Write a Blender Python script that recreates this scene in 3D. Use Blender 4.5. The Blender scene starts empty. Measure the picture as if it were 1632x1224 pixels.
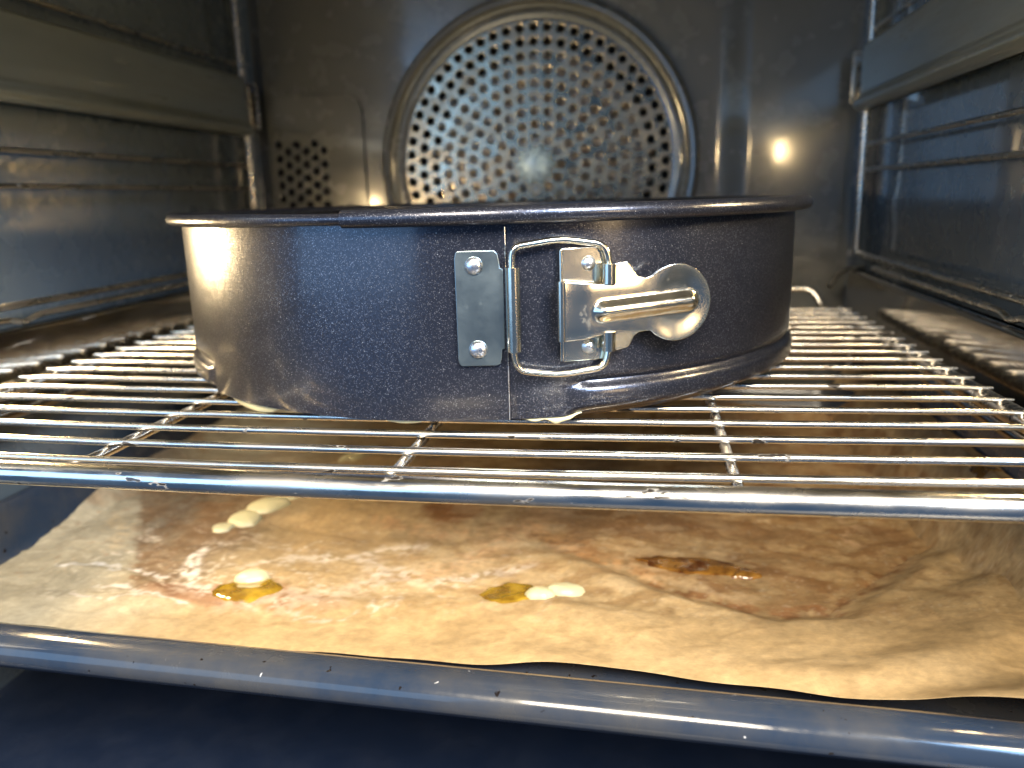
import bpy, bmesh, math, random
from mathutils import Vector, Matrix, noise as mnoise
random.seed(7)
S = 0.01                      # everything below is written in centimetres
SC = bpy.context.scene
COL = SC.collection
PI = math.pi
def R(d): return math.radians(d)

# ------------------------------------------------------------------ camera
cam_d = bpy.data.cameras.new('camera'); cam = bpy.data.objects.new('camera', cam_d); COL.objects.link(cam)
PITCH, ROLL, YAW, CAMH, FPX = 13.378, -1.544, 9.467, 7.023, 1258.4
F = Vector((-math.sin(R(YAW))*math.cos(R(PITCH)), math.cos(R(YAW))*math.cos(R(PITCH)), -math.sin(R(PITCH))))
R0 = Vector((math.cos(R(YAW)), math.sin(R(YAW)), 0)); U0 = R0.cross(F)
RX = math.cos(R(ROLL))*R0+math.sin(R(ROLL))*U0; UX = -math.sin(R(ROLL))*R0+math.cos(R(ROLL))*U0
M3 = Matrix((RX, UX, -F)).transposed()
cam.matrix_world = Matrix.Translation((0, 0, CAMH*S)) @ M3.to_4x4()
cam_d.sensor_width = 36; cam_d.sensor_fit = 'HORIZONTAL'; cam_d.lens = 36*FPX/1632
cam_d.clip_start = 0.005; cam_d.clip_end = 50
cam_d.dof.use_dof = True; cam_d.dof.focus_distance = 0.232; cam_d.dof.aperture_fstop = 10.5
SC.camera = cam

# ------------------------------------------------------------------ world and lights
w = bpy.data.worlds.new('World'); SC.world = w; w.use_nodes = True
bgn = w.node_tree.nodes['Background']; bgn.inputs[0].default_value = (0.12, 0.25, 0.50, 1); bgn.inputs[1].default_value = 0.34
def area(name, loc, target, sx, sy, power, col):
    d = bpy.data.lights.new(name, 'AREA'); d.shape = 'RECTANGLE'; d.size = sx*S; d.size_y = sy*S
    d.energy = power; d.color = col
    o = bpy.data.objects.new(name, d); COL.objects.link(o)
    o.location = Vector(loc)*S
    o.rotation_euler = (Vector(target)-Vector(loc)).to_track_quat('-Z', 'Y').to_euler()
    return o
area('warm_lever_fill', (85, -42, 14), (0, 27, 3), 26, 22, 2.6, (1.0, 0.70, 0.36))  # added low warm fill for golden reflections on the lever and pan side
area('window_light_right', (95, -85, 105), (-15, 35, 5), 70, 70, 46, (0.36, 0.62, 1.0))
area('window_light', (-100, -100, 30), (-8, 30, 3), 130, 90, 10, (0.33, 0.60, 1.0))
area('kitchen_light', (75, -45, 95), (0, 32, -4), 40, 40, 46, (1.0, 0.83, 0.58))
area('ceiling_light', (-5, -95, 92), (0, 36, -4), 50, 50, 44, (1.0, 0.86, 0.66))
SC.view_settings.view_transform = 'Standard'; SC.view_settings.look = 'None'
SC.view_settings.exposure = 0.32; SC.view_settings.gamma = 1; SC.view_settings.use_curve_mapping = False
SC.cycles.use_denoising = True
SC.cycles.max_bounces = 8; SC.cycles.glossy_bounces = 6; SC.cycles.sample_clamp_indirect = 6
SC.cycles.caustics_reflective = True; SC.cycles.blur_glossy = 0.6

# ------------------------------------------------------------------ material helpers
def lnk(nt, a, b): nt.links.new(a, b)
def mat(name, base, metallic=0, rough=.4, coat=0, coat_rough=.05, spec=.5, **k):
    m = bpy.data.materials.new(name); m.use_nodes = True; nt = m.node_tree
    b = nt.nodes['Principled BSDF']
    b.inputs['Base Color'].default_value = (*base, 1); b.inputs['Metallic'].default_value = metallic
    b.inputs['Roughness'].default_value = rough; b.inputs['Coat Weight'].default_value = coat
    b.inputs['Coat Roughness'].default_value = coat_rough; b.inputs['Specular IOR Level'].default_value = spec
    for kk, v in k.items(): b.inputs[kk.replace('_', ' ')].default_value = v
    return m, nt, b
def coords(nt, scale=(1, 1, 1)):
    t = nt.nodes.new('ShaderNodeTexCoord'); mp = nt.nodes.new('ShaderNodeMapping')
    mp.inputs['Scale'].default_value = scale; lnk(nt, t.outputs['Object'], mp.inputs['Vector']); return mp.outputs[0]
def tnoise(nt, vec, scale, detail=4, rough=.55, dist=0):
    n = nt.nodes.new('ShaderNodeTexNoise'); n.inputs['Scale'].default_value = scale
    n.inputs['Detail'].default_value = detail; n.inputs['Roughness'].default_value = rough
    n.inputs['Distortion'].default_value = dist; lnk(nt, vec, n.inputs['Vector']); return n.outputs[0]
def ramp(nt, fac, stops):
    r = nt.nodes.new('ShaderNodeValToRGB'); e = r.color_ramp.elements
    while len(e) < len(stops): e.new(.5)
    for i, (p, c) in enumerate(stops):
        e[i].position = p; e[i].color = (*c, 1) if hasattr(c, '__len__') else (c, c, c, 1)
    lnk(nt, fac, r.inputs[0]); return r.outputs[0]
def mixc(nt, fac, a, b, mode='MIX'):
    m = nt.nodes.new('ShaderNodeMix'); m.data_type = 'RGBA'; m.blend_type = mode
    if isinstance(fac, float): m.inputs[0].default_value = fac
    else: lnk(nt, fac, m.inputs[0])
    for sock, v in ((m.inputs[6], a), (m.inputs[7], b)):
        if hasattr(v, 'links'): lnk(nt, v, sock)
        else: sock.default_value = (*v, 1)
    return m.outputs[2]
def bump(nt, b, h, strength=.2, dist=.001, normal=None):
    n = nt.nodes.new('ShaderNodeBump'); n.inputs['Strength'].default_value = strength
    n.inputs['Distance'].default_value = dist; lnk(nt, h, n.inputs['Height'])
    if normal is not None: lnk(nt, normal, n.inputs['Normal'])
    lnk(nt, n.outputs[0], b.inputs['Normal']); return n.outputs[0]

# oven enamel
def enamel(name, base, rough=.3, coat=.6, coat_rough=.12, bs=.3):
    m, nt, b = mat(name, base, 0, rough, coat, coat_rough)
    v = coords(nt)
    n1 = tnoise(nt, v, 14, 5, .6)
    lnk(nt, mixc(nt, ramp(nt, n1, [(.35, 0), (.7, 1)]), tuple(c*.88 for c in base), tuple(c*1.1 for c in base)), b.inputs['Base Color'])
    n2 = tnoise(nt, v, 60, 3)
    lnk(nt, ramp(nt, n2, [(.3, rough*.7), (.8, rough*1.5)]), b.inputs['Roughness'])
    n3 = tnoise(nt, v, 9, 2)
    bump(nt, b, n3, bs, .004)
    return m
M_enam = enamel('dark enamel', (.108, .108, .094), .24, 1, .09, .22)
M_enam_side = enamel('side enamel', (.072, .092, .110), .26, 1, .04, .12)
M_floor = enamel('shaded floor enamel', (.007, .012, .026), .4, .3, .2)  # tray shade and a little window blue put into the base colour
# tray enamel with burnt specks
def tray_mat():
    m, nt, b = mat('tray enamel', (.03, .045, .075), 0, .3, .4, .06, .22)
    v = coords(nt)
    n1 = tnoise(nt, v, 22, 6, .65)
    c = mixc(nt, ramp(nt, n1, [(.38, 0), (.72, 1)]), (.014, .022, .038), (.045, .043, .040))
    n2 = tnoise(nt, v, 230, 3, .55)
    spk = ramp(nt, n2, [(.685, 0), (.71, 1)])
    c = mixc(nt, spk, c, (.008, .006, .005))
    n4 = tnoise(nt, v, 420, 1, .5)
    c = mixc(nt, ramp(nt, n4, [(.80, 0), (.82, 1)]), c, (.30, .30, .30))
    lnk(nt, c, b.inputs['Base Color'])
    lnk(nt, ramp(nt, n1, [(.4, .13), (.7, .34)]), b.inputs['Roughness'])
    bump(nt, b, tnoise(nt, v, 45, 4), .18, .0015)
    return m
M_tray = tray_mat()
def steel(name, base, rough=.2, scale=(1, 1, 1), grime=.5, warm=(.20, .13, .07), var=1.0, bmp=.15):
    m, nt, b = mat(name, base, 1, rough)
    v = coords(nt, scale)
    n1 = tnoise(nt, v, 90, 5, .65)
    g = ramp(nt, n1, [(.52, 0), (.75, 1)])
    gm = nt.nodes.new('ShaderNodeMath'); gm.operation = 'MULTIPLY'; gm.inputs[1].default_value = grime; lnk(nt, g, gm.inputs[0])
    c = mixc(nt, gm.outputs[0], base, warm)
    n2 = tnoise(nt, v, 210, 3, .6)
    spk = ramp(nt, n2, [(.64, 0), (.665, 1)])
    sm = nt.nodes.new('ShaderNodeMath'); sm.operation = 'MULTIPLY'; sm.inputs[1].default_value = min(1, grime*1.8); lnk(nt, spk, sm.inputs[0])
    c = mixc(nt, sm.outputs[0], c, (.012, .009, .007))
    lnk(nt, c, b.inputs['Base Color'])
    lnk(nt, ramp(nt, n1, [(.3, rough*(1-.3*var)), (.8, rough*(1+1.2*var))]), b.inputs['Roughness'])
    inv = nt.nodes.new('ShaderNodeMath'); inv.operation = 'SUBTRACT'; inv.inputs[0].default_value = 1; lnk(nt, sm.outputs[0], inv.inputs[1])
    lnk(nt, inv.outputs[0], b.inputs['Metallic'])
    bump(nt, b, n1, bmp, .0006)
    return m
M_wire = steel('shelf wire steel', (.72, .69, .63), .20, (.35, 1, 1), .55)
M_rod = steel('guide rod steel', (.55, .53, .48), .22, (1, .3, 1), .3)
M_beam = steel('rail steel', (.50, .55, .54), .36, (1, .12, 1), .2, bmp=.03, var=.3)
M_beam2 = steel('lower rail steel', (.40, .37, .32), .11, (1, .12, 1), .2, bmp=.02, var=.4)
M_clasp = steel('clasp steel', (.70, .66, .55), .17, (1, 1, 1), .05, var=.35, bmp=.05)
M_plate = steel('hinge plate steel', (.20, .25, .27), .32, (1, 1, 1), .05, var=.25, bmp=.04)
M_rivet = steel('rivet steel', (.72, .74, .78), .22, (1, 1, 1), .05)
M_fan = steel('fan steel', (.85, .74, .60), .30, (1, 1, 1), .45, (.45, .25, .10))
M_hub = mat('hub aluminium with blue reflection', (.55, .76, .95), .1, .3)[0]  # pale blue of the window reflection put into the base colour
M_black = mat('housing dark', (.012, .011, .010), 0, .7)[0]
# pan coating with metallic flakes
def pan_mat():
    m, nt, b = mat('flaked non-stick coating', (.05, .055, .075), .7, .30, .5, .14)
    v = coords(nt)
    vo = nt.nodes.new('ShaderNodeTexVoronoi'); vo.inputs['Scale'].default_value = 4200; lnk(nt, v, vo.inputs['Vector'])
    sep = nt.nodes.new('ShaderNodeSeparateColor'); lnk(nt, vo.outputs['Color'], sep.inputs[0])
    fl = ramp(nt, sep.outputs[0], [(.86, 0), (.97, 1)])
    vo2 = nt.nodes.new('ShaderNodeTexVoronoi'); vo2.inputs['Scale'].default_value = 2300; lnk(nt, v, vo2.inputs['Vector'])
    sep2 = nt.nodes.new('ShaderNodeSeparateColor'); lnk(nt, vo2.outputs['Color'], sep2.inputs[0])
    fl2 = ramp(nt, sep2.outputs[1], [(.986, 0), (.991, 1)])
    dd = ramp(nt, vo2.outputs['Distance'], [(.18, 1), (.34, 0)])
    mm = nt.nodes.new('ShaderNodeMath'); mm.operation = 'MULTIPLY'; lnk(nt, fl2, mm.inputs[0]); lnk(nt, dd, mm.inputs[1])
    base = (.022, .025, .038)
    c = mixc(nt, fl, base, (.12, .125, .15)); c = mixc(nt, mm.outputs[0], c, (.5, .5, .5))
    lnk(nt, c, b.inputs['Base Color'])
    geo = nt.nodes.new('ShaderNodeNewGeometry')
    sub = nt.nodes.new('ShaderNodeVectorMath'); sub.operation = 'SUBTRACT'; lnk(nt, vo.outputs['Color'], sub.inputs[0]); sub.inputs[1].default_value = (.5, .5, .5)
    sc = nt.nodes.new('ShaderNodeVectorMath'); sc.operation = 'SCALE'; sc.inputs['Scale'].default_value = .16; lnk(nt, sub.outputs[0], sc.inputs[0])
    ad = nt.nodes.new('ShaderNodeVectorMath'); ad.operation = 'ADD'; lnk(nt, geo.outputs['Normal'], ad.inputs[0]); lnk(nt, sc.outputs[0], ad.inputs[1])
    nn = nt.nodes.new('ShaderNodeVectorMath'); nn.operation = 'NORMALIZE'; lnk(nt, ad.outputs[0], nn.inputs[0])
    n5 = tnoise(nt, v, 10, 3)
    bump(nt, b, n5, .25, .004, nn.outputs[0])
    return m
M_pan = pan_mat()
def bump_soft(nt, b, v): bump(nt, b, tnoise(nt, v, 120, 3), .2, .001)
M_cream, nt, b = mat('pale batter', (.50, .46, .28), 0, .35, 0, .1, Subsurface_Weight=.25); b.inputs['Subsurface Scale'].default_value = .003
b.inputs['Subsurface Radius'].default_value = (1, .8, .4); bump_soft(nt, b, coords(nt))
M_oil, nt, b = mat('yellow oil', (.36, .22, .012), 0, .12, 1, .03)
v = coords(nt); lnk(nt, ramp(nt, tnoise(nt, v, 160, 4), [(.35, (.16, .085, .008)), (.65, (.34, .21, .02))]), b.inputs['Base Color']); bump(nt, b, tnoise(nt, v, 110, 2), .3, .002)
M_brown, nt, b = mat('brown caramel', (.16, .06, .01), 0, .12, 1, .03)
v = coords(nt); lnk(nt, ramp(nt, tnoise(nt, v, 150, 5), [(.38, (.08, .025, .006)), (.62, (.26, .12, .02))]), b.inputs['Base Color']); bump(nt, b, tnoise(nt, v, 90, 2), .25, .002)
M_lamp, nt, b = mat('lamp glass', (.9, .85, .7)); b.inputs['Emission Color'].default_value = (1, .72, .36, 1); b.inputs['Emission Strength'].default_value = 170
def paper_mat():
    m = bpy.data.materials.new('baking paper'); m.use_nodes = True; nt = m.node_tree; b = nt.nodes['Principled BSDF']; out = nt.nodes['Material Output']
    at = nt.nodes.new('ShaderNodeAttribute'); at.attribute_name = 'stain'
    v = coords(nt, (.8, 1.35, .8)); vi = coords(nt)
    n1 = tnoise(nt, v, 520, 5, .75)
    c = mixc(nt, 1.0, at.outputs['Color'], ramp(nt, n1, [(.3, (.84, .84, .84)), (.7, (1.13, 1.12, 1.10))]), 'MULTIPLY')
    n3 = tnoise(nt, vi, 55, 6, .7, .6)
    c = mixc(nt, 1.0, c, ramp(nt, n3, [(.35, (.86, .84, .80)), (.65, (1.10, 1.10, 1.10))]), 'MULTIPLY')
    lnk(nt, c, b.inputs['Base Color']); b.inputs['Roughness'].default_value = .48; b.inputs['Specular IOR Level'].default_value = .35
    n2 = tnoise(nt, vi, 38, 6, .58, .6)
    bump(nt, b, n2, .3, .0015)
    tr = nt.nodes.new('ShaderNodeBsdfTranslucent'); lnk(nt, c, tr.inputs['Color'])
    mx = nt.nodes.new('ShaderNodeMixShader'); mx.inputs[0].default_value = .22
    lnk(nt, b.outputs[0], mx.inputs[1]); lnk(nt, tr.outputs[0], mx.inputs[2]); lnk(nt, mx.outputs[0], out.inputs['Surface'])
    return m
M_paper = paper_mat()

# ------------------------------------------------------------------ mesh helpers
class MB:
    def __init__(s): s.v = []; s.f = []
    def add(s, vs, fs):
        o = len(s.v); s.v += [tuple(a) for a in vs]; s.f += [tuple(i+o for i in f) for f in fs]; return s
    def grid(s, pts, cu=False, cv=False):
        nu, nv = len(pts), len(pts[0]); fs = []
        for i in range(nu if cu else nu-1):
            for j in range(nv if cv else nv-1):
                fs.append((i*nv+j, ((i+1) % nu)*nv+j, ((i+1) % nu)*nv+(j+1) % nv, i*nv+(j+1) % nv))
        return s.add([q for r in pts for q in r], fs)
    def box(s, a, b):
        x0, y0, z0 = a; x1, y1, z1 = b
        return s.add([(x0, y0, z0), (x1, y0, z0), (x1, y1, z0), (x0, y1, z0), (x0, y0, z1), (x1, y0, z1), (x1, y1, z1), (x0, y1, z1)],
                     [(0, 3, 2, 1), (4, 5, 6, 7), (0, 1, 5, 4), (1, 2, 6, 5), (2, 3, 7, 6), (3, 0, 4, 7)])
    def tube(s, pts, rad, seg=12, closed=False, caps=True):
        P = [Vector(q) for q in pts]; n = len(P); rings = []
        rads = rad if hasattr(rad, '__len__') else [rad]*n
        prev = None
        for i in range(n):
            if closed: t = (P[(i+1) % n]-P[i-1]).normalized()
            else: t = (P[min(i+1, n-1)]-P[max(i-1, 0)]).normalized()
            if prev is None:
                up = Vector((0, 0, 1)) if abs(t.z) < .9 else Vector((1, 0, 0)); a = t.cross(up).normalized()
            else: a = (prev-t*prev.dot(t)).normalized()
            bb = t.cross(a); prev = a
            rings.append([P[i]+(a*math.cos(2*PI*k/seg)+bb*math.sin(2*PI*k/seg))*rads[i] for k in range(seg)])
        o = len(s.v); s.grid(rings, cu=closed, cv=True)
        if caps and not closed:
            s.f.append(tuple(o+k for k in range(seg))[::-1]); s.f.append(tuple(o+(n-1)*seg+k for k in range(seg)))
        return s
    def lathe(s, prof, origin=(0, 0, 0), axis='z', seg=48):
        rings = []
        for k in range(seg):
            a = 2*PI*k/seg; c, d = math.cos(a), math.sin(a)
            if axis == 'z': rings.append([(origin[0]+r*c, origin[1]+r*d, origin[2]+h) for r, h in prof])
            elif axis == 'y': rings.append([(origin[0]+r*c, origin[1]-h, origin[2]+r*d) for r, h in prof])
            else: rings.append([(origin[0]+h, origin[1]+r*c, origin[2]+r*d) for r, h in prof])
        return s.grid(rings, cu=True)
    def mesh(s, name):
        me = bpy.data.meshes.new(name); me.from_pydata([(a*S, b*S, c*S) for a, b, c in s.v], [], s.f)
        bm = bmesh.new(); bm.from_mesh(me); bmesh.ops.remove_doubles(bm, verts=bm.verts, dist=1e-7)
        bmesh.ops.recalc_face_normals(bm, faces=bm.faces); bm.to_mesh(me); bm.free(); me.update(); return me
    def build(s, name, m, parent=None, smooth=True, bevel=0):
        return place(name, s.mesh(name), m, parent, smooth, bevel)
def place(name, me, m, parent=None, smooth=True, bevel=0):
    me.materials.clear(); me.materials.append(m)
    if smooth:
        for q in me.polygons: q.use_smooth = True
        try: me.set_sharp_from_angle(angle=R(42))
        except Exception: pass
    o = bpy.data.objects.new(name, me); COL.objects.link(o)
    if parent is not None:
        o.parent = parent; o.matrix_parent_inverse = parent_world(parent).inverted()
    if bevel:
        bv = o.modifiers.new('bevel', 'BEVEL'); bv.width = bevel*S; bv.segments = 2; bv.limit_method = 'ANGLE'
    return o
PW = {}
def parent_world(o):
    mt = Matrix.Translation(o.location)
    return mt if o.type == 'EMPTY' else Matrix.Identity(4)
def thing(name, label, cat, loc=(0, 0, 0), group=None):
    o = bpy.data.objects.new(name, None); COL.objects.link(o); o.location = Vector(loc)*S; o.empty_display_size = .01
    o['label'] = label; o['category'] = cat
    if group: o['group'] = group
    return o
def tag(o, label, cat, group=None, kind=None):
    o['label'] = label; o['category'] = cat
    if group: o['group'] = group
    if kind: o['kind'] = kind
    return o
def plate_mesh(name, loops, depth, bev, mtx):
    """flat plate with holes: loops[0] is the outline, the others are holes; plate lies in local XY, extruded +-depth"""
    cu = bpy.data.curves.new('tmp', 'CURVE'); cu.dimensions = '2D'; cu.fill_mode = 'BOTH'
    cu.extrude = depth; cu.bevel_depth = bev; cu.bevel_resolution = 1; cu.offset = -bev
    for lp in loops:
        sp = cu.splines.new('POLY'); sp.points.add(len(lp)-1); sp.use_cyclic_u = True
        for i, (x, y) in enumerate(lp): sp.points[i].co = (x, y, 0, 1)
    ob = bpy.data.objects.new('tmp', cu); COL.objects.link(ob)
    dg = bpy.context.evaluated_depsgraph_get(); dg.update()
    me = bpy.data.meshes.new_from_object(ob.evaluated_get(dg)); me.name = name
    bpy.data.objects.remove(ob); bpy.data.curves.remove(cu)
    me.transform(mtx); me.transform(Matrix.Scale(S, 4))
    if mtx.determinant() < 0: me.flip_normals()
    return me
def circ(cx, cy, r, n=16, ph=0): return [(cx+r*math.cos(2*PI*k/n+ph), cy+r*math.sin(2*PI*k/n+ph)) for k in range(n)]
def rrect(x0, y0, x1, y1, r, n=6):
    out = []
    for cx, cy, a0 in ((x1-r, y1-r, 0), (x0+r, y1-r, 90), (x0+r, y0+r, 180), (x1-r, y0+r, 270)):
        out += [(cx+r*math.cos(R(a0+90*k/n)), cy+r*math.sin(R(a0+90*k/n))) for k in range(n+1)]
    return out
def fillet(pts, r, n=5, closed=False):
    P = [Vector(q) for q in pts]; out = []; N = len(P)
    for i in range(N):
        if not closed and i in (0, N-1): out.append(P[i]); continue
        a, b, c = P[i-1], P[i], P[(i+1) % N]
        d1 = (a-b); d2 = (c-b); q = min(r, d1.length*.45, d2.length*.45)
        p1 = b+d1.normalized()*q; p2 = b+d2.normalized()*q
        for k in range(n+1):
            t = k/n; out.append((1-t)**2*p1+2*t*(1-t)*b+t*t*p2)
    return out
def subdiv(pts, step):
    out = []
    for a, b in zip(pts[:-1], pts[1:]):
        a, b = Vector(a), Vector(b); n = max(1, int((b-a).length/step))
        out += [a+(b-a)*k/n for k in range(n)]
    return out+[Vector(pts[-1])]
MXZ = lambda y: Matrix(((1, 0, 0, 0), (0, 0, -1, y), (0, 1, 0, 0), (0, 0, 0, 1)))    # local XY -> world XZ at depth y, local +Z towards the camera

# ------------------------------------------------------------------ the oven
XL, XR, YB, ZF, ZC, YF = -29.0, 14.9, 57.15, -14.5, 24.0, 13.0
oven = thing('oven', 'dark enamelled oven interior with a round perforated fan cover on its back wall', 'oven', (-7, 35, ZF))
FX, FZ = -7.3, 9.1
# side walls with rounded back corners
def side(xw, sgn):
    prof = [(xw, YF)] + [(xw, YF+(YB-1.1-YF)*k/20) for k in range(1, 21)]
    for k in range(1, 9):
        a = R(90*k/8); prof.append((xw+sgn*1.1*(1-math.cos(a)), YB-1.1+1.1*math.sin(a)))
    rows = []
    zs = [ZF, -9, -3.6, -3.3, 4.6, 4.9, 5.2, 6.6, 6.9, 7.2, 16.9, 17.2, 17.5, ZC]
    zs = sorted(set([ZF+(ZC-ZF)*k/60 for k in range(61)]))
    for z in zs:
        rib = .10*(math.exp(-((z-5.9)/.7)**2)+math.exp(-((z-16.8)/.8)**2)+math.exp(-((z+4.2)/.8)**2))
        rows.append([(x+(sgn*rib if y < YB-3 else 0), y, z) for x, y in prof])
    return MB().grid(rows)
side(XL, 1).build('side_wall', M_enam_side, oven)
side(XR, -1).build('side_wall', M_enam_side, oven)
MB().box((XL-1, YF, ZC), (XR+1, YB+1, ZC+1)).build('ceiling', M_enam, oven)
MB().box((XL-1, YF-3, ZF-1), (XR+1, YB+1, ZF)).build('floor', M_floor, oven)
# back wall: raised middle panel with openings, curved steps to the recessed edges
YP = 56.6
loops = [[(-26.9, ZF), (4.7, ZF), (4.7, ZC), (-26.9, ZC)], circ(FX, FZ, 9.6, 64), rrect(-26.6, 1.0, -22.4, 11.9, .5)]
me = plate_mesh('back_wall', loops, .05, .01, MXZ(YP))
bm = bmesh.new(); bm.from_mesh(me)
def sstep(x0, x1, y0, y1, n=14): return [(x0+(x1-x0)*k/n, y0+(y1-y0)*(.5-.5*math.cos(PI*k/n))) for k in range(n+1)]
mb = MB()
for prof in (sstep(4.7, 7.2, YP-.06, YB, 24)+[(XR-1.1, YB)], [(XL+1.1, YB)]+sstep(-27.0, -26.9, YB, YP-.05, 6)):
    mb.grid([[(x, y, z) for x, y in prof] for z in [ZF+(ZC-ZF)*k/24 for k in range(25)]])
tmp = mb.mesh('t'); bm.from_mesh(tmp); bm.to_mesh(me); bm.free(); bpy.data.meshes.remove(tmp)
place('back_wall', me, M_enam, oven)
# shallow embossed panel round the side vent, with its perforation
holes = []
for i in range(12):
    for j in range(7):
        x = -26.1+.72*j*.95; z = 11.05-.95*i-(.475 if j % 2 else 0)
        if x < -22.5 and z > 1.2: holes.append(circ(x, z, .27, 12))
place('vent_panel', plate_mesh('vent_panel', [rrect(-26.85, .3, -19.6, 14.4, 1.2)]+holes, .07, .05, MXZ(YP-.16)), M_enam, oven)
MB().box((-27.0, YP+.9, .5), (-22.0, YP+1.1, 12.4)).build('vent_backing', M_black, oven)
# fan housing, fan wheel, cover with real holes
MB().lathe([(9.6, 0), (9.6, -3.2), (0.01, -3.2)], (FX, YP, FZ), 'y', 64).build('fan_housing', M_black, oven)
fan = MB(); fan.lathe([(.01, .1), (2.0, .1), (2.2, -.3), (7.6, -.6), (7.6, -.8), (.01, -.8)], (FX, YP+1.9, FZ), 'y', 64)
for k in range(26):
    a = 2*PI*k/26; c, d = math.cos(a), math.sin(a)
    def q(r, t, h): return (FX+r*c-t*d, YP+1.6-h, FZ+r*d+t*c)
    fan.add([q(2.6, -.2, -.2), q(8.0, .5, -.2), q(8.0, .62, 1.0), q(2.6, -.02, .85), q(8.0, .9, 1.0), q(2.6, .3, .85)], [(0, 1, 2, 3), (3, 2, 4, 5)])
fan.build('fan_wheel', M_fan, oven, smooth=False)
cover = MB().lathe([(9.25, .30), (9.45, .30), (9.6, .42), (9.8, .46), (10.0, .36), (10.15, .30), (10.3, .36), (10.5, .62), (10.75, .66), (11.0, .45), (11.12, .1), (11.12, -.02)], (FX, YP, FZ), 'y', 128).build('fan_cover', M_enam, oven)
loops = [circ(FX, FZ, 9.3, 128)]
for k in range(2, 11):
    n = 6*k; r = .885*k
    for i in range(n): loops.append(circ(FX+r*math.cos(2*PI*i/n+PI/6), FZ+r*math.sin(2*PI*i/n+PI/6), .275, 14))
g = place('grille', plate_mesh('grille', loops, .06, .06, MXZ(YP-.32)), steel('grille metal', (.36, .31, .23), .22, (1, 1, 1), .35, (.20, .14, .08)), cover)
hb = MB()
rr = []
for (r0, h) in ((.02, .85), (.6, .80), (1.05, .6), (1.25, .3), (1.32, 0)):
    rr.append([(FX+r0*(1+.09*math.cos(10*a) if r0 > .8 else 1)*math.cos(a), YP-.38-h, FZ+r0*(1+.09*math.cos(10*a) if r0 > .8 else 1)*math.sin(a)) for a in [2*PI*k/80 for k in range(80)]])
hb.grid(rr, cv=True); hb.build('hub', M_hub, cover)
# lamps on the side walls, out of frame
for xw, sg, y, z, rr_ in ((XL, 1, 29.0, 5.5, 1.75), (XR, -1, 27.0, 10.8, 1.3)):
    lens = MB().lathe([(.01, .55), (rr_*.6, .5), (rr_, .2), (rr_, 0)], (0, 0, 0), 'z', 32)
    lens.v = [(xw+sg*(c+.15), y+a, z+b_) for a, b_, c in lens.v]
    bz = MB().lathe([(rr_, .12), (rr_+.15, .4), (rr_+.5, .3), (rr_+.6, 0)], (0, 0, 0), 'z', 32)
    bz.v = [(xw+sg*(c+.12), y+a, z+b_) for a, b_, c in bz.v]
    lo = bz.build('lamp_bezel', M_rod, oven)
    lens.build('lamp_lens', M_lamp, lo)

# ------------------------------------------------------------------ shelf guides with telescopic rails
def guide(xc, sgn, label):
    t = thing('shelf_guide', label, 'shelf guide', (xc, 40, -12), 'shelf guides on the oven walls')
    MB().tube([(xc, 55.0, 22.5), (xc, 55.0, 2.85)], .21, 14).build('post', M_rod, t)
    MB().tube([(xc, 17.0, 22.5), (xc, 17.0, -13)], .24, 14).build('post', M_rod, t)
    MB().tube([(xc, 54.6, -1.5), (xc, 54.6, -13)], .24, 14).build('post', M_rod, t)
    for z in (16.4, 9.62, 8.05): MB().tube([(xc+sgn*.1, 16.9, z), (xc+sgn*.1, 54.9, z)], .13, 10).build('rod', M_rod, t)
    pts = fillet([(xc, 17.0, 2.8), (xc, 54.9, 2.85)], .5)
    MB().tube(pts, .17, 10).build('rod', M_rod, t)
    pts = subdiv([(xc-sgn*.35, 17.0, 2.35), (xc-sgn*.35, 30.5, 2.30), (xc-sgn*.35, 31.4, 2.05), (xc-sgn*.35, 32.3, 2.32), (xc-sgn*.35, 49.5, 2.35)], 1)
    MB().tube(fillet(pts, .4, 3), .13, 10).build('rod', M_rod, t)
    pts = fillet([(xc+sgn*.15, 53.2, 2.0), (xc-sgn*1.0, 52.8, 2.0), (xc-sgn*1.6, 52.4, 1.75), (xc-sgn*2.2, 51.8, 1.0)], .5)
    MB().tube(pts, .17, 10).build('hook', M_rod, t)
    for z0 in (12.45, -1.15):
        # a folded steel rail: tall inner face, rounded foot, return edge
        xf = xc-sgn*.62
        prof = [(xf+sgn*.5, z0+3.05), (xf+sgn*.12, z0+3.05), (xf, z0+2.9), (xf, z0+.15), (xf-sgn*.10, z0-.05), (xf-sgn*.32, z0-.22), (xf-sgn*.40, z0-.5), (xf-sgn*.22, z0-.78), (xf+sgn*.1, z0-.85), (xf+sgn*.5, z0-.85)]
        prof = [(a.x, a.z) for a in fillet([Vector((x, 0, z)) for x, z in prof], .1, 3)]
        back = [(x+sgn*.08, z) for x, z in prof]
        ys = [17.5+(54.2-17.5)*k/10 for k in range(11)]
        mb = MB(); mb.grid([[(x, y, z) for x, z in prof+back[::-1]] for y in ys], cv=True)
        n = len(prof)*2; mb.f.append(tuple(range(n))); mb.f.append(tuple(len(mb.v)-n+i for i in range(n)))
        rail = mb.build('rail', M_beam if z0 > 0 else M_beam2, t)
        MB().box((min(xf+sgn*.1, xf+sgn*1.15), 18, z0+.6), (max(xf+sgn*.1, xf+sgn*1.15), 54.0, z0+2.4)).build('slide', M_rod, rail, bevel=.1)
    mb = MB().box((min(xc, xc-sgn*.9), 55.3, 12.1), (max(xc, xc-sgn*.9), 55.55, 15.0)); mb.box((min(xc, xc-sgn*.9)-.0, 55.05, 15.0), (max(xc, xc-sgn*.9), 55.5, 15.2))
    mb.build('bracket', M_rod, t, bevel=.05)
    # short welded stubs where the rods meet the post
    return t
guide(-27.8, -1, 'steel shelf guide with rods and rail on the left oven wall')
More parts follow.
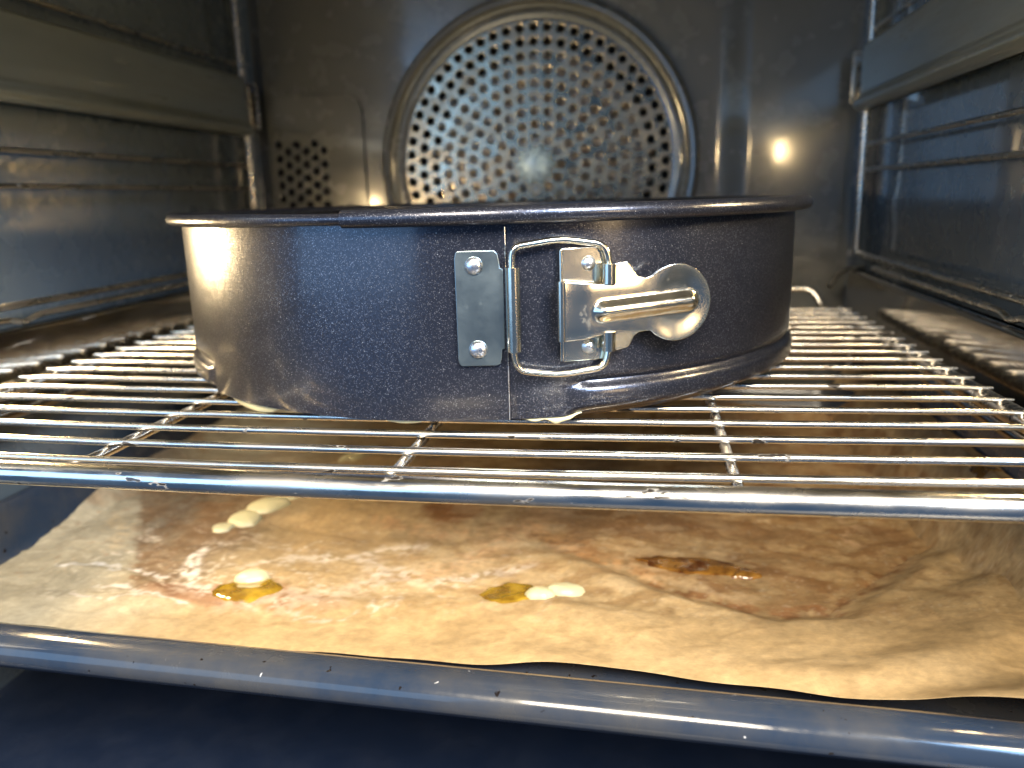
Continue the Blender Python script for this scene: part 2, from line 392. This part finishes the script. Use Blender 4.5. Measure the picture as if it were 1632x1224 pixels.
guide(13.8, 1, 'steel shelf guide with rods and rail on the right oven wall')

# ------------------------------------------------------------------ wire shelf
shelf = thing('wire_shelf', 'chrome wire oven shelf with burnt specks under the springform pan', 'oven shelf', (-7, 35, -.7))
XWL, XWR, Y1, SP = -26.3, 12.25, 19.54, 1.624
for k in range(19):
    y = Y1+SP*k; pts = []
    for i in range(41):
        u = i/40; x = XWL+(XWR-XWL)*u
        sag = -.16*math.sin(PI*u)**1.3*max(0, 1-k/10)
        pts.append((x, y+random.uniform(-.012, .012), .02+sag))
    rad = [.118]*41; rad[0] = .07; rad[-1] = .05; rad[1] = .11; rad[-2] = .10
    MB().tube(pts, rad, 12).build('wire', M_wire, shelf)
# heavy front rod and side rods in one loop, raised at the back
fr = [(-26.0, 49.9, -.3), (-26.0, 46, -.44), (-26.0, 18.95, -.22), (11.95, 18.60, -.24), (11.95, 46, -.44), (11.95, 49.9, -.3)]
pp = subdiv(fr, 1.5); pp = [Vector((p.x, p.y, p.z-.13*max(0, math.sin(PI*(p.x+26)/38))*(1 if p.y < 19 else 0))) for p in pp]
pp = fillet([p for p in pp], .9, 4)
MB().tube(pp, .345, 18).build('frame', M_wire, shelf)
for x in (-16.35, -6.75, 2.5):
    pts = [(x, 18.7+(49.3-18.7)*i/20, -.30-.13*math.sin(PI*(x+26.3)/38.5)*max(0, 1-i/11)) for i in range(21)]
    MB().tube(pts, .165, 12).build('cross_bar', M_wire, shelf)
MB().tube(fillet([(11.0, 46, -.3), (10.9, 49.6, -.2), (10.2, 50.2, 1.1), (-24.3, 50.2, 1.1), (-25.0, 49.6, -.2), (-25.1, 46, -.3)], .6), .17, 12).build('stop_rod', M_wire, shelf)

# ------------------------------------------------------------------ baking tray
tray = thing('baking_tray', 'dark blue-grey enamelled baking tray with a rounded speckled rim', 'baking tray', (-7, 37, -8.0))
ZT, ZB = -5.6, -7.95
prof = [(0, ZB), (.55, ZB+.12), (.95, ZB+.5), (1.35, ZT-.45), (1.6, ZT-.12), (1.9, ZT), (2.35, ZT-.01), (2.62, ZT-.08), (2.8, ZT-.24), (2.88, ZT-.46), (2.86, ZT-.7), (2.72, ZT-.9)]
def rr_loop(off, z, n=10):
    x0, x1, y0, y1 = -27.0-off*.52, 12.95+off*.52, 20.75-off*.98, 52.6+off*.6
    r = 2.0+off*.4
    out = []
    for cx, cy, a0 in ((x1-r, y1-r, 0), (x0+r, y1-r, 90), (x0+r, y0+r, 180), (x1-r, y0+r, 270)):
        out += [(cx+r*math.cos(R(a0+90*k/n)), cy+r*math.sin(R(a0+90*k/n))-.042*(cx+r*math.cos(R(a0+90*k/n))+7), z) for k in range(n+1)]
    return out
rings = [rr_loop(o, z) for o, z in prof]
mb = MB(); mb.grid(rings, cv=True); mb.f.append(tuple(range(len(rings[0]))))
inner = [[(a, b, c-.10) for a, b, c in rings[i]] for i in range(6)]
tb = mb.build('tray_body', M_tray, tray)
sol = tb.modifiers.new('thick', 'SOLIDIFY'); sol.thickness = .08*S; sol.offset = -1

# ------------------------------------------------------------------ parchment paper
def sd(p, a, b):
    ax, ay = a; bx, by = b; px, py = p
    dx, dy = bx-ax, by-ay; L = dx*dx+dy*dy; t = max(0, min(1, ((px-ax)*dx+(py-ay)*dy)/L))
    return math.hypot(px-ax-t*dx, py-ay-t*dy)
def dpoly(p, pl): return min(sd(p, pl[i], pl[i+1]) for i in range(len(pl)-1))
def ss(a, b, x):
    t = max(0, min(1, (x-a)/(b-a))) if b != a else 0; return t*t*(3-2*t)
def nz(x, y, s=1, o=3, z=0): return mnoise.fractal(Vector((x*s, y*s, z)), .9, 2.1, o)
CREASE = [(-6.5, 33.5), (-3.2, 31.6), (1.5, 28.2), (5.0, 26.7), (6.7, 26.9), (10.9, 31.8), (15.5, 36.2)]
def crease_y(x):
    for (a, b), (c, d) in zip(CREASE[:-1], CREASE[1:]):
        if a <= x <= c: return b+(d-b)*(x-a)/(c-a)
    return 60 if x > 15 else None
def front_side(x, y):
    """signed distance in front of the crease line"""
    d = dpoly((x, y), CREASE); cy = crease_y(x)
    if cy is None: return -d*0
    return d if y < cy else -d
def edge_front(x): return 22.5+.7*ss(-16, -26, x)-.4*ss(-14, -4, x)-2.15*ss(-2, 12, x)+.06*math.sin(x*.55)+.03*math.sin(x*1.7+1)
def paper_z(x, y):
    z = -7.86
    fs = front_side(x, y)
    fade = ss(-7, -1, x)
    if fs > 0:
        z += fade*(.34*ss(0, 1.3, fs))
        z += ss(1, 11, x)*1.1*ss(-1.5, 7.5, fs)
        # long soft folds running with the front edge and round the corner
        z += fade*.10*math.sin(fs*1.9+.25*math.sin(x*.5))*ss(.3, 2, fs)
    if fs > 0:
        u = math.hypot(x-3, (y-36)*1.1)
        z += ss(1, 6, x)*ss(.5, 3, fs)*.075*math.sin(u*2.1+.8*nz(x, y, .25, 2, 77)*2)
    # walls
    z += .12*ss(12.8, 15, x)*6*1.0
    if x > 12.1: z = max(z, -7.86+1.62*(x-12.1)+.12*math.sin(y*1.3))
    if x < -26.6: z = max(z, -7.86+.9*(-26.6-x)*ss(29, 36, y)+.0)
    if y > 51.6: z += (y-51.6)*.95
    # rolling front
    ef = ss(-.2, 2.5, y-edge_front(x))
    z += .10*nz(x, y, .28, 2, 4)*ef+.030*nz(x, y, .9, 3, 9)*ef
    rid = 1-abs(nz(x*.8, y*1.1, .45, 2, 21))*5
    z += .03*max(0, rid)*ef
    z += .07*math.exp(-(dpoly((x, y), [(-24.3, 27.6), (-21, 27.2), (-18.8, 26)])/.25)**2)
    z += .10*math.exp(-(dpoly((x, y), [(-26, 24.6), (-14, 25.6), (-4, 26.2), (4, 25.2)])/.6)**2)
    z += .22*ss(2.0, 0, y-edge_front(x))*ss(-16, -4, x)
    return min(max(z, -7.93+.0), -4.45)
TAN = Vector((.49, .345, .175)); GREY = Vector((.35, .325, .25))
def lerp(a, b, t): return a+(b-a)*max(0, min(1, t))
def stain(x, y):
    wx = x+.55*nz(x, y, .5, 3, 31)+.22*nz(x, y, 1.9, 3, 33); wy = y+.55*nz(x, y, .5, 3, 41)+.22*nz(x, y, 1.9, 3, 43)
    c = TAN.copy()
    c = lerp(c, GREY, ss(-14, -22, wx)*.85)  # greyer stain on the left, with cool window tint put into the colour
    n1 = nz(x, y, .35, 4, 51); n2 = nz(x, y, 1.2, 4, 61); n3 = nz(x, y, 3.0, 3, 71)
    c = c*(1+.14*n1+.10*n2)
    # brown bowl region right of middle
    fs = front_side(wx, wy); inside = ss(.15, -.15, fs)*ss(-9.5, -4, wx) if crease_y(wx) is not None else 0
    c = lerp(c, Vector((.37, .225, .10)), inside*(.75+.4*n2))
    c = lerp(c, Vector((.22, .10, .035)), inside*ss(.10, .38, nz(x, y*1.6, .55, 4, 81))*.6)
    c = lerp(c, Vector((.58, .42, .22)), inside*ss(.12, .34, nz(x, y*1.3, .7, 4, 84))*.45)
    rim = math.exp(-(dpoly((wx, wy), CREASE[:-1])/.38)**2)
    c = lerp(c, Vector((.24, .10, .035)), rim*ss(-.15, .2, n2)*.85)
    # rust stain near the middle and rear brown band
    d = math.hypot((wx+9.0)/1.5, (wy-35.4)/2.4); c = lerp(c, Vector((.26, .10, .025)), ss(1.1, .6, d)*.9)
    d = math.hypot((wx+0.3)/5.0, (wy-35.2)/2.4); c = lerp(c, Vector((.26, .12, .04)), ss(1.25, .5, d)*.6)
    # darker grey-brown band on the left, ragged edge
    bex = -21.3-.62*(y-28.1)+.35*nz(0, y, 1.6, 3, 211)+.25*nz(0, y, 5, 2, 212)
    band = ss(bex-.06, bex+.25, x)*ss(-16.6, -18.8, wx)*ss(25.0, 26.2, wy+.2*(wx+18))*ss(44, 38, wy)
    c = lerp(c, Vector((.20, .130, .075)), band*(.85+.5*n2))
    d = math.hypot((wx+15.3)/4.6, (wy-25.9)/1.25); c = lerp(c, Vector((.33, .15, .085)), ss(1.15, .55, d)*.65)
    rag = math.exp(-(abs(x-bex)/.16)**2)*ss(25, 26.5, wy)*ss(40, 34, wy); c = lerp(c, Vector((.13, .06, .03)), rag*.55*ss(-.1, .2, n3))
    # web of thin white crusted veins in the middle and left
    vr = max(0, 1-abs(nz(x+.8*n2, y*1.25, .42, 4, 131))*9)*ss(-.25, .1, nz(x, y, .3, 2, 141)+.1)
    vm = ss(-25, -22, x)*ss(-1.5, -6, x)*ss(24.3, 25.5, y)*ss(33.5, 30.5, y)
    c = lerp(c, Vector((.66, .58, .47)), vr*vm*.95*ss(-.3, .2, n3))
    v2 = max(0, 1-abs(nz(x*1.1, y*1.5+.5*n1, .8, 4, 151))*7)
    c = lerp(c, Vector((.60, .40, .21)), v2*ss(-10, -6, x)*ss(6, 0, x)*ss(27.5, 29.5, y)*.55)
    c = lerp(c, Vector((.15, .075, .03)), max(0, 1-abs(nz(x, y*1.7, .5, 3, 161))*14)*ss(24, 26, y)*.35*ss(-6, 0, x))
    # crusted pale and orange trails
    for pl, wd, col, st in (
        ([(-18.6, 30.0), (-18.4, 27.6)], .22, (.80, .76, .70), 1.0),
        ([(-18.4, 27.6), (-17.3, 26.4), (-16.6, 25.9)], .30, (.75, .68, .60), .9),
        ([(-16.0, 28.6), (-14.4, 29.4), (-12.6, 29.3), (-10.9, 30.3), (-9.6, 31.0)], .33, (.78, .68, .55), .9),
        ([(-11.5, 29.4), (-9.8, 28.3), (-8.6, 27.6), (-7.2, 27.9), (-5.7, 29.2), (-4.5, 29.6)], .34, (.76, .66, .54), .85),
        ([(-14.5, 25.6), (-11.6, 26.7), (-9.3, 28.2)], .9, (.66, .56, .44), .6),
        ([(-24.6, 27.4), (-22.8, 27.9), (-20.4, 27.4), (-19.3, 27.4)], .13, (.70, .68, .66), .95),
        ([(-21.6, 26.2), (-20.2, 26.0), (-18.8, 25.2)], .16, (.70, .66, .62), .8),
        ([(-22.3, 25.3), (-20.6, 24.8), (-18.8, 25.3), (-17.0, 24.9)], .10, (.66, .60, .55), .8),
        ([(-13, 25.2), (-11.8, 24.3), (-10.5, 24.8), (-9.4, 25.9)], .10, (.62, .54, .44), .7),
        ([(-4.2, 35.2), (-5.4, 33.0), (-6.3, 31.0), (-7.6, 29.4), (-8.6, 28.0)], .75, (.60, .38, .20), .75),
        ([(-4.6, 33.6), (-2.6, 31.6), (-1.2, 30.4), (0.4, 29.4)], .60, (.60, .34, .15), .8),
        ([(-12.2, 34.0), (-10.0, 32.6), (-7.4, 32.4)], .45, (.58, .34, .17), .6),
        ([(3.0, 27.7), (5.2, 27.1), (6.6, 27.2)], .22, (.36, .15, .06), .6),
        ([(2.0, 38.6), (4.5, 36.2), (6.4, 35.2), (8.2, 34.4)], .16, (.66, .50, .30), .8),
        ([(8.6, 37.6), (9.6, 35.4), (9.3, 33.4)], .16, (.62, .42, .25), .8),
        ([(-25.5, 33.0), (-24.0, 31.5), (-23.0, 29.5)], .5, (.50, .36, .20), .4)):
        d = dpoly((wx, wy), pl); k = math.exp(-(d/wd)**2)*st
        c = lerp(c, Vector(col), k*ss(-.45, -.02, n3+.5*n2))
    spk = ss(.42, .50, nz(x, y, 4.2, 2, 97))*ss(-.05, .2, n1+.1); c = lerp(c, Vector((.30, .13, .05)), spk*.3*ss(25, 27, y))
    spk = ss(.44, .52, nz(x, y, 5.2, 2, 107)); c = lerp(c, Vector((.66, .56, .42)), spk*.3*ss(25, 26, y))
    mid = ss(-14, -8, x)*ss(24.5, 27, y)
    n6 = nz(x*.9+n1, y*1.5, .75, 5, 191)
    c = lerp(c, Vector((.25, .13, .05)), ss(.06, .30, n6)*mid*.38)
    c = lerp(c, Vector((.66, .50, .30)), ss(.10, .30, -n6)*mid*ss(8, 2, x)*.32)
    c = lerp(c, Vector((.24, .13, .06)), ss(.15, .4, nz(x, y*1.4, .22, 3, 195))*ss(29, 33, y)*.4)
    c = c*(1+.14*n3)*.89
    return c
NX, NY = 440, 330
verts = []; cols = []
for i in range(NX+1):
    u = i/NX; xb = -28.35+u*(15.0+28.35)
    for j in range(NY+1):
        vv = (j/NY)**1.35; ye = edge_front(xb); x = xb
        y = ye+(53.3-ye)*vv
        # ragged left edge
        xs = -27.55+.25*nz(0, y, .5, 2, 5)+.03*math.sin(y*9)
        x = xs-.9*ss(31, 38, y)+u*((14.75+.1*nz(3, y, .6, 2, 5))-(xs-.9*ss(31, 38, y)))
        zz = paper_z(x, y); verts.append((x, y, zz)); cc = stain(x+1.6*max(0, zz+7.5)*ss(8, 12, x), y); cols.append(cc)
faces = [(i*(NY+1)+j, (i+1)*(NY+1)+j, (i+1)*(NY+1)+j+1, i*(NY+1)+j+1) for i in range(NX) for j in range(NY)]
pm = bpy.data.meshes.new('parchment_paper'); pm.from_pydata([(a*S, b*S, c*S) for a, b, c in verts], [], faces)
ca = pm.color_attributes.new('stain', 'FLOAT_COLOR', 'POINT')
buf = []
for c in cols: buf += [max(.005, c.x), max(.005, c.y), max(.005, c.z), 1]
ca.data.foreach_set('color', buf)
paper = place('parchment_paper', pm, M_paper)
tag(paper, 'stained crumpled brown baking paper lining the tray under the shelf', 'baking paper')
sol = paper.modifiers.new('thick', 'SOLIDIFY'); sol.thickness = .012*S; sol.offset = -1

# ------------------------------------------------------------------ spills on the paper
def blob(name, x, y, rx, ry, h, rot, m, label, cat, group=None, wob=.12, seed=0, extra=None, dome=.5):
    z0 = paper_z(x, y); mb = MB(); rings = []
    nr, na = 10, 40
    for i in range(nr+1):
        t = i/nr; ring = []
        for k in range(na):
            a = 2*PI*k/na
            wv = 1+wob*nz(math.cos(a)*1.2, math.sin(a)*1.2, 1, 3, seed)*2
            px, py = rx*t*wv*math.cos(a), ry*t*wv*math.sin(a)
            X = x+px*math.cos(rot)-py*math.sin(rot); Y = y+px*math.sin(rot)+py*math.cos(rot)
            ring.append((X, Y, paper_z(X, Y)+h*(1-t*t)**dome+(-.01 if i == nr else .02)))
        rings.append(ring)
    mb.grid(rings, cv=True); mb.f.append(tuple(range(na)))
    mb.grid([[(a, b, c-.03) for a, b, c in rings[-1]], rings[-1]], cv=True)
    o = mb.build(name, m); tag(o, label, cat, group); return o
blob('oil_puddle', -15.2, 26.35, 1.4, 1.0, .14, .1, M_oil, 'glossy yellow oil puddle around the lone pale batter drop at the left front', 'oil', 'oil puddles on the paper', .13, 3)
blob('oil_puddle', -4.6, 27.05, 1.55, .85, .07, -.05, M_oil, 'flat yellow oil puddle under the double batter drop at the front middle', 'oil', 'oil puddles on the paper', .16, 8)
blob('oil_puddle', 2.3, 30.35, 2.3, .85, .06, -.25, M_brown, 'brown caramelised oil puddle in the hollow right of middle', 'oil', 'oil puddles on the paper', .2, 13)
blob('caramel_bead', 4.25, 29.65, .55, .30, .14, .1, M_brown, 'dark glossy bead at the right tip of the brown puddle', 'spill', None, .2, 15)
G = 'pale batter drops on the paper'
blob('batter_drop', -15.45, 27.25, .72, .58, .42, .1, M_cream, 'pale round batter drop sitting alone in the left yellow oil', 'batter drop', G, .08, 21)
blob('batter_drop', -3.65, 26.75, .62, .45, .30, .2, M_cream, 'smaller left half of the double batter drop by the middle oil', 'batter drop', G, .12, 22)
blob('batter_drop', -2.75, 27.25, .78, .50, .32, .15, M_cream, 'larger right half of the double batter drop by the middle oil', 'batter drop', G, .12, 23)
blob('batter_drop', -19.3, 31.9, .5, .5, .20, .2, M_cream, 'smallest batter drop at the front end of the left row of drops', 'batter drop', G, .1, 24)
blob('batter_drop', -18.75, 32.95, .78, .82, .34, .6, M_cream, 'round batter drop second from the front in the left row', 'batter drop', G, .1, 25)
blob('batter_drop', -18.35, 34.7, .75, 1.2, .36, -.55, M_cream, 'long oval batter drop third from the front in the left row', 'batter drop', G, .1, 26)
blob('batter_drop', -17.7, 36.7, .7, 1.15, .34, -.45, M_cream, 'oval batter drop fourth from the front, just below the shelf rod', 'batter drop', G, .1, 27)
blob('batter_drop', -17.0, 38.2, .45, 1.0, .26, -.6, M_cream, 'rearmost thin batter drop of the left row behind the shelf rod', 'batter drop', G, .1, 28)
blob('batter_drop', -16.4, 43.0, .6, 1.6, .3, -.5, M_cream, 'elongated batter smear seen through the shelf wires below the pan', 'batter drop', G, .2, 29)
mb = blob('paper_spot', 14.2, 34.0, .35, .75, .03, .3, M_brown, 'small brown ring-like spot high on the right side of the paper', 'stain', None, .2, 31)

# ------------------------------------------------------------------ springform pan
PX, PY, RB = -6.652, 35.498, 12.87
pan = thing('springform_pan', 'dark metallic springform cake pan with a steel side clasp', 'cake pan', (PX, PY, .14))
def P(th, r, z): return (PX+r*math.cos(R(th)), PY+r*math.sin(R(th)), z)
SEAM = -77.8
def bead_amt(th):        # the rolled groove at the foot is missing left of the clasp
    t = (th+360) % 360
    a = 0
    d1 = (t-(360-70.5)) ; d2 = (t-(360-131.5))
    if t > 360-131.5 and t < 360-70.5: return 0
    if t >= 360-70.5: a = ss(0, 4.5, d1)
    else: a = ss(0, 2.2, -d2)
    return a if a > 0 or t < 180 else a
def wall_r(th, z, s):
    r = RB-.05*(1-min(1, s*1.2))
    r += .035*nz(math.cos(R(th))*2.1, math.sin(R(th))*2.1, 1, 2, z*.12)          # faint hand-made unevenness
    ba = bead_amt(th) if s >= 0 else 0
    if 0 < z < 1.75 and ba > 0:
        k = (z-.88)/.44
        if abs(k) < 1: r += ba*.15*math.sqrt(1-k*k)
        if k < -.6: r -= ba*.22*min(1, (-.6-k)/.4)
        r -= ba*.13*math.exp(-((z-1.40)/.12)**2)
    return r
zs = [.30, .33, .36, .42, .5, .6, .72, .84, .95, 1.05, 1.13, 1.2, 1.28, 1.36, 1.45, 1.6, 1.9, 2.5, 3.1, 3.8, 4.5, 5.2, 5.8, 6.3]
def bot(th):             # lower edge: lies a little lower on the beaded side
    return .36+.10*bead_amt(th)
ths = [SEAM-5+(365)*k/520 for k in range(521)]
outer = []; inn = []
for th in ths:
    s = (th-SEAM)/360
    b0 = bot(th)
    col = []
    for z in zs:
        zz = b0+(z-.30)*(6.3-b0)/(6.0)
        col.append(P(th, wall_r(th, zz if zz > .42 else max(zz, .25), s)-(0.07 if s < 0 else 0), zz))
    outer.append(col)
    inn.append([P(th, math.hypot(a-PX, b-PY)-.07, c) for a, b, c in col])
mb = MB(); loopc = [o+i[::-1] for o, i in zip(outer, inn)]
mb.grid(loopc, cv=True); n = len(loopc[0]); mb.f.append(tuple(range(n))); mb.f.append(tuple(len(mb.v)-n+i for i in range(n)))
mb.build('side_wall', M_pan, pan)
# the outer sheet's free edge at the seam, bright bare metal
MB().tube([P(SEAM+.06, RB+.012, .37+k*.58) for k in range(11)], .016, 6).build('seam_edge', M_rivet, pan)
# rolled rim: sleeve end overlaps the tapered end
pts = []; rads = []
N = 300
for k in range(N+1):
    s = k/N; th = -98.6+(360+6)*s
    rr_ = .262-.05*ss(.3, .9, s)
    if s > .93: rr_ -= .045*ss(.93, .985, s)
    zc = 6.50-.02*math.sin(R(th*2))
    pts.append(P(th, RB+.33-(.05*ss(.9, 1, s)), zc)); rads.append(rr_)
MB().tube(pts, rads, 20).build('rim', M_pan, pan)
# base plate
MB().lathe([(.01, .14), (11.7, .14), (12.1, .17), (12.25, .30), (12.55, .62), (12.4, .7), (.01, .7)], (PX, PY, 0), 'z', 128).build('base_plate', M_pan, pan)
# clasp ----------------------------------------------------------
def frame_m(th, n):      # plane tangent to the pan: local x = to the right, y = up, z = outward
    a = R(th); Nn = Vector((math.cos(a), math.sin(a), 0)); T = Vector((-math.sin(a), math.cos(a), 0))
    O = Vector((PX, PY, 0))+Nn*(RB+n)
    m = Matrix((T, Vector((0, 0, 1)), Nn)).transposed().to_4x4(); m.translation = O; return m
def local(m, x, y, z=0): return m @ Vector((x, y, z))
def dome(mb, m, x, y, r, h, squash=.0, seg=24):
    rings = []
    for i in range(9):
        a = PI/2*i/8; rings.append([local(m, x+r*math.sin(a)*math.cos(2*PI*k/seg), y+r*math.sin(a)*math.sin(2*PI*k/seg), h*math.cos(a)) for k in range(seg)])
    rings.append([local(m, x+r*math.cos(2*PI*k/seg), y+r*math.sin(2*PI*k/seg), -.12) for k in range(seg)])
    mb.grid(rings, cv=True); mb.f.append(tuple(len(mb.v)-seg+k for k in range(seg)))
    mb.f.append(tuple(len(mb.v)-len(rings)*seg+k for k in range(seg))); return mb
# curved hinge plate bent to the wall
out_pts = [(-84.35, 5.30), (-84.2, 5.45), (-83.9, 5.51), (-79.2, 5.51), (-78.8, 5.42), (-78.6, 5.22), (-78.5, 5.0), (-78.1, 4.96), (-78.1, 2.62), (-78.5, 2.58), (-78.55, 2.35), (-78.8, 2.15), (-79.2, 2.10), (-83.9, 2.10), (-84.2, 2.17), (-84.35, 2.32)]
def th2x(t): return R(t+81.4)*(RB+.07)
fm = frame_m(-81.4, .05)
me = plate_mesh('hinge_plate', [[(th2x(t), z) for t, z in out_pts]], .035, .02, fm)
hp = place('hinge_plate', me, M_plate, pan)
fm2 = frame_m(-81.4, .09)
for (t, z, r) in ((-81.85, 5.08, .27), (-81.65, 2.60, .28)):
    dome(MB(), fm2, th2x(t), z, r, .17).build('rivet', M_rivet, hp)
# knuckle that holds the loop
fk = frame_m(-77.1, .22)
MB().tube([local(frame_m(-70, .28), -1.60, 2.55, -.04), local(frame_m(-70, .28), -1.60, 5.02, -.04)], .215, 20).build('knuckle', M_clasp, pan)
mbk = MB(); mbk.grid([[local(fm, th2x(-78.5), 2.62, .04), local(fm, th2x(-78.5), 4.96, .04)], [local(fk, -.20, 2.62, -.05), local(fk, -.20, 4.96, -.05)]]); 
# wire loop
fl = frame_m(-70, .28)
lp = [(-1.63, 5.0), (-1.60, 5.60), (-.15, 5.78), (1.22, 5.58), (1.36, 4.8), (1.34, 2.6), (1.22, 1.90), (-.2, 1.75), (-1.50, 1.95), (-1.65, 2.6)]
lp3 = []
for x, z in lp:
    n = -.04-.04*ss(-1, 1.3, x); lp3.append(local(fl, x, z, n))
pts = fillet(lp3, .42, 6, closed=True)
MB().tube(pts, .105, 14, closed=True).build('wire_loop', M_clasp, pan)
# riveted bracket plate with turned-up left edge
fb = frame_m(-66.2, .06)
br = place('bracket', plate_mesh('bracket', [rrect(-1.02, 2.12, .42, 5.50, .10)], .035, .02, fb), M_clasp, pan)
MB().tube([local(fb, -1.0, 2.16, .06), local(fb, -1.0, 5.45, .06)], .06, 10).build('folded_edge', M_clasp, br)
for z, r in ((5.04, .235), (2.55, .235)): dome(MB(), fb, -.14, z, r, .20).build('rivet', M_rivet, br)
# lever with pressed ridge
fv = frame_m(-63, .50)
def arc(cx, cy, r, a0, a1, n): return [(cx+r*math.cos(R(a0+(a1-a0)*k/n)), cy+r*math.sin(R(a0+(a1-a0)*k/n))) for k in range(n+1)]
outl = [(-1.80, 4.58), (-.25, 4.40), (-.24, 5.02), (.20, 5.06), (.30, 4.98), (.42, 4.78), (.56, 4.62), (.80, 4.56)]
outl += arc(1.80, 3.76, 1.17, 133, -137, 40)
outl += [(.78, 2.96), (.56, 2.93), (.42, 2.82), (.32, 2.60), (.22, 2.50), (-.22, 2.42), (-.24, 3.00), (-1.15, 2.84), (-1.80, 2.81)]
me = plate_mesh('lever', [outl], .035, .02, Matrix.Identity(4))
# bend and shape it: subdivide, press the ridge, dish the thumb disc
bm = bmesh.new(); bm.from_mesh(me); bmesh.ops.scale(bm, vec=(100, 100, 100), verts=bm.verts)
bmesh.ops.triangulate(bm, faces=[f for f in bm.faces if len(f.verts) > 4])
for cut in [(-1.75+.045*k) for k in range(106)]:
    bmesh.ops.bisect_plane(bm, geom=bm.verts[:]+bm.edges[:]+bm.faces[:], plane_co=(cut, 0, 0), plane_no=(1, 0, 0))
for cut in [(2.5+.045*k) for k in range(56)]:
    bmesh.ops.bisect_plane(bm, geom=bm.verts[:]+bm.edges[:]+bm.faces[:], plane_co=(0, cut, 0), plane_no=(0, 1, 0))
for vt in bm.verts:
    x, y, z = vt.co
    d = sd((x, y), (-.60, 3.66), (2.22, 3.80)); h = 0
    h = .22*(1-ss(.04, .37, d))+.03*math.sqrt(max(0, 1-(d/.3)**2))
    h += -.07*ss(-.9, -1.8, x)
    rd = math.hypot(x-1.80, y-3.76)
    h += .06*ss(.5, 1.17, rd)*ss(.8, 1.7, x)-.05*ss(.5, 1.3, abs(y-3.72))*ss(1.0, .3, x)
    vt.co.z = z+h
for vt in bm.verts: vt.co = fv @ Vector(vt.co)
bmesh.ops.scale(bm, vec=(S, S, S), verts=bm.verts)
bmesh.ops.remove_doubles(bm, verts=bm.verts, dist=2e-6); bmesh.ops.recalc_face_normals(bm, faces=bm.faces)
bm.to_mesh(me); bm.free()
lv = place('lever', me, M_clasp, pan)
# pivot barrel on the lever's left end and the two rolled hooks round the loop
mb = MB().tube([local(fv, -1.84, 2.82, -.14), local(fv, -1.84, 4.58, -.14)], .13, 16); mb.build('pivot_barrel', M_clasp, lv)
for z0, z1 in ((4.44, 5.02), (2.44, 3.02)):
    MB().tube([local(fv, -.38, z0, -.03), local(fv, -.38, z1, -.03)], .20, 16).build('hook', M_clasp, lv)
# batter inside the pan
mb = MB(); rings = []
for i in range(16):
    r = 12.45*i/15; rings.append([P(th, max(r, .02), 4.6+.10*nz(math.cos(R(th))*r*.3, math.sin(R(th))*r*.3, 1, 3, 3)) for th in range(0, 360, 5)])
mb.grid(rings, cv=True); mb.grid([rings[-1], [(a, b, .6) for a, b, c in rings[-1]]], cv=True)
cake = mb.build('cake_batter', M_cream); tag(cake, 'pale cake batter filling the springform pan below its rim', 'cake batter')
# leaks of batter under the foot of the pan
def leak(th0, th1, depth, label, seed):
    n = 40; top = []; mid = []; low = []; bk = []
    for k in range(n+1):
        t = k/n; th = th0+(th1-th0)*t; d = depth(t)
        top.append(P(th, RB-.35, .40)); 
        d *= ss(1, .78, t)*ss(0, .12, t); zt = bot(th)
        top[-1] = P(th, RB-.25, zt+.04); mid.append(P(th, RB-.10, zt-.02-.05*d)); low.append(P(th, RB-.12, zt-.03-d)); bk.append(P(th, RB-.4, zt-.8*d))
    mb = MB(); mb.grid([top, mid, low, bk], cu=True)
    o = mb.build('batter_leak', M_cream); tag(o, label, 'batter leak', 'batter leaking from the pan base')
    ss_ = o.modifiers.new('s', 'SUBSURF'); ss_.levels = 1; ss_.render_levels = 2
leak(-128, -113, lambda t: .05+.30*math.sin(PI*t)**.8, 'cream batter leak under the left foot of the pan', 1)
leak(-76, -67.5, lambda t: .03+.12*math.exp(-((t-.22)/.12)**2)+.24*math.exp(-((t-.56)/.13)**2)*(1 if t < .56 else 1)+.15*math.exp(-((t-.8)/.15)**2), 'cream batter leak dripping in two points below the clasp', 2)
leak(-96, -89, lambda t: .02+.12*math.sin(PI*t), 'thin cream batter smear under the middle front of the pan', 3)
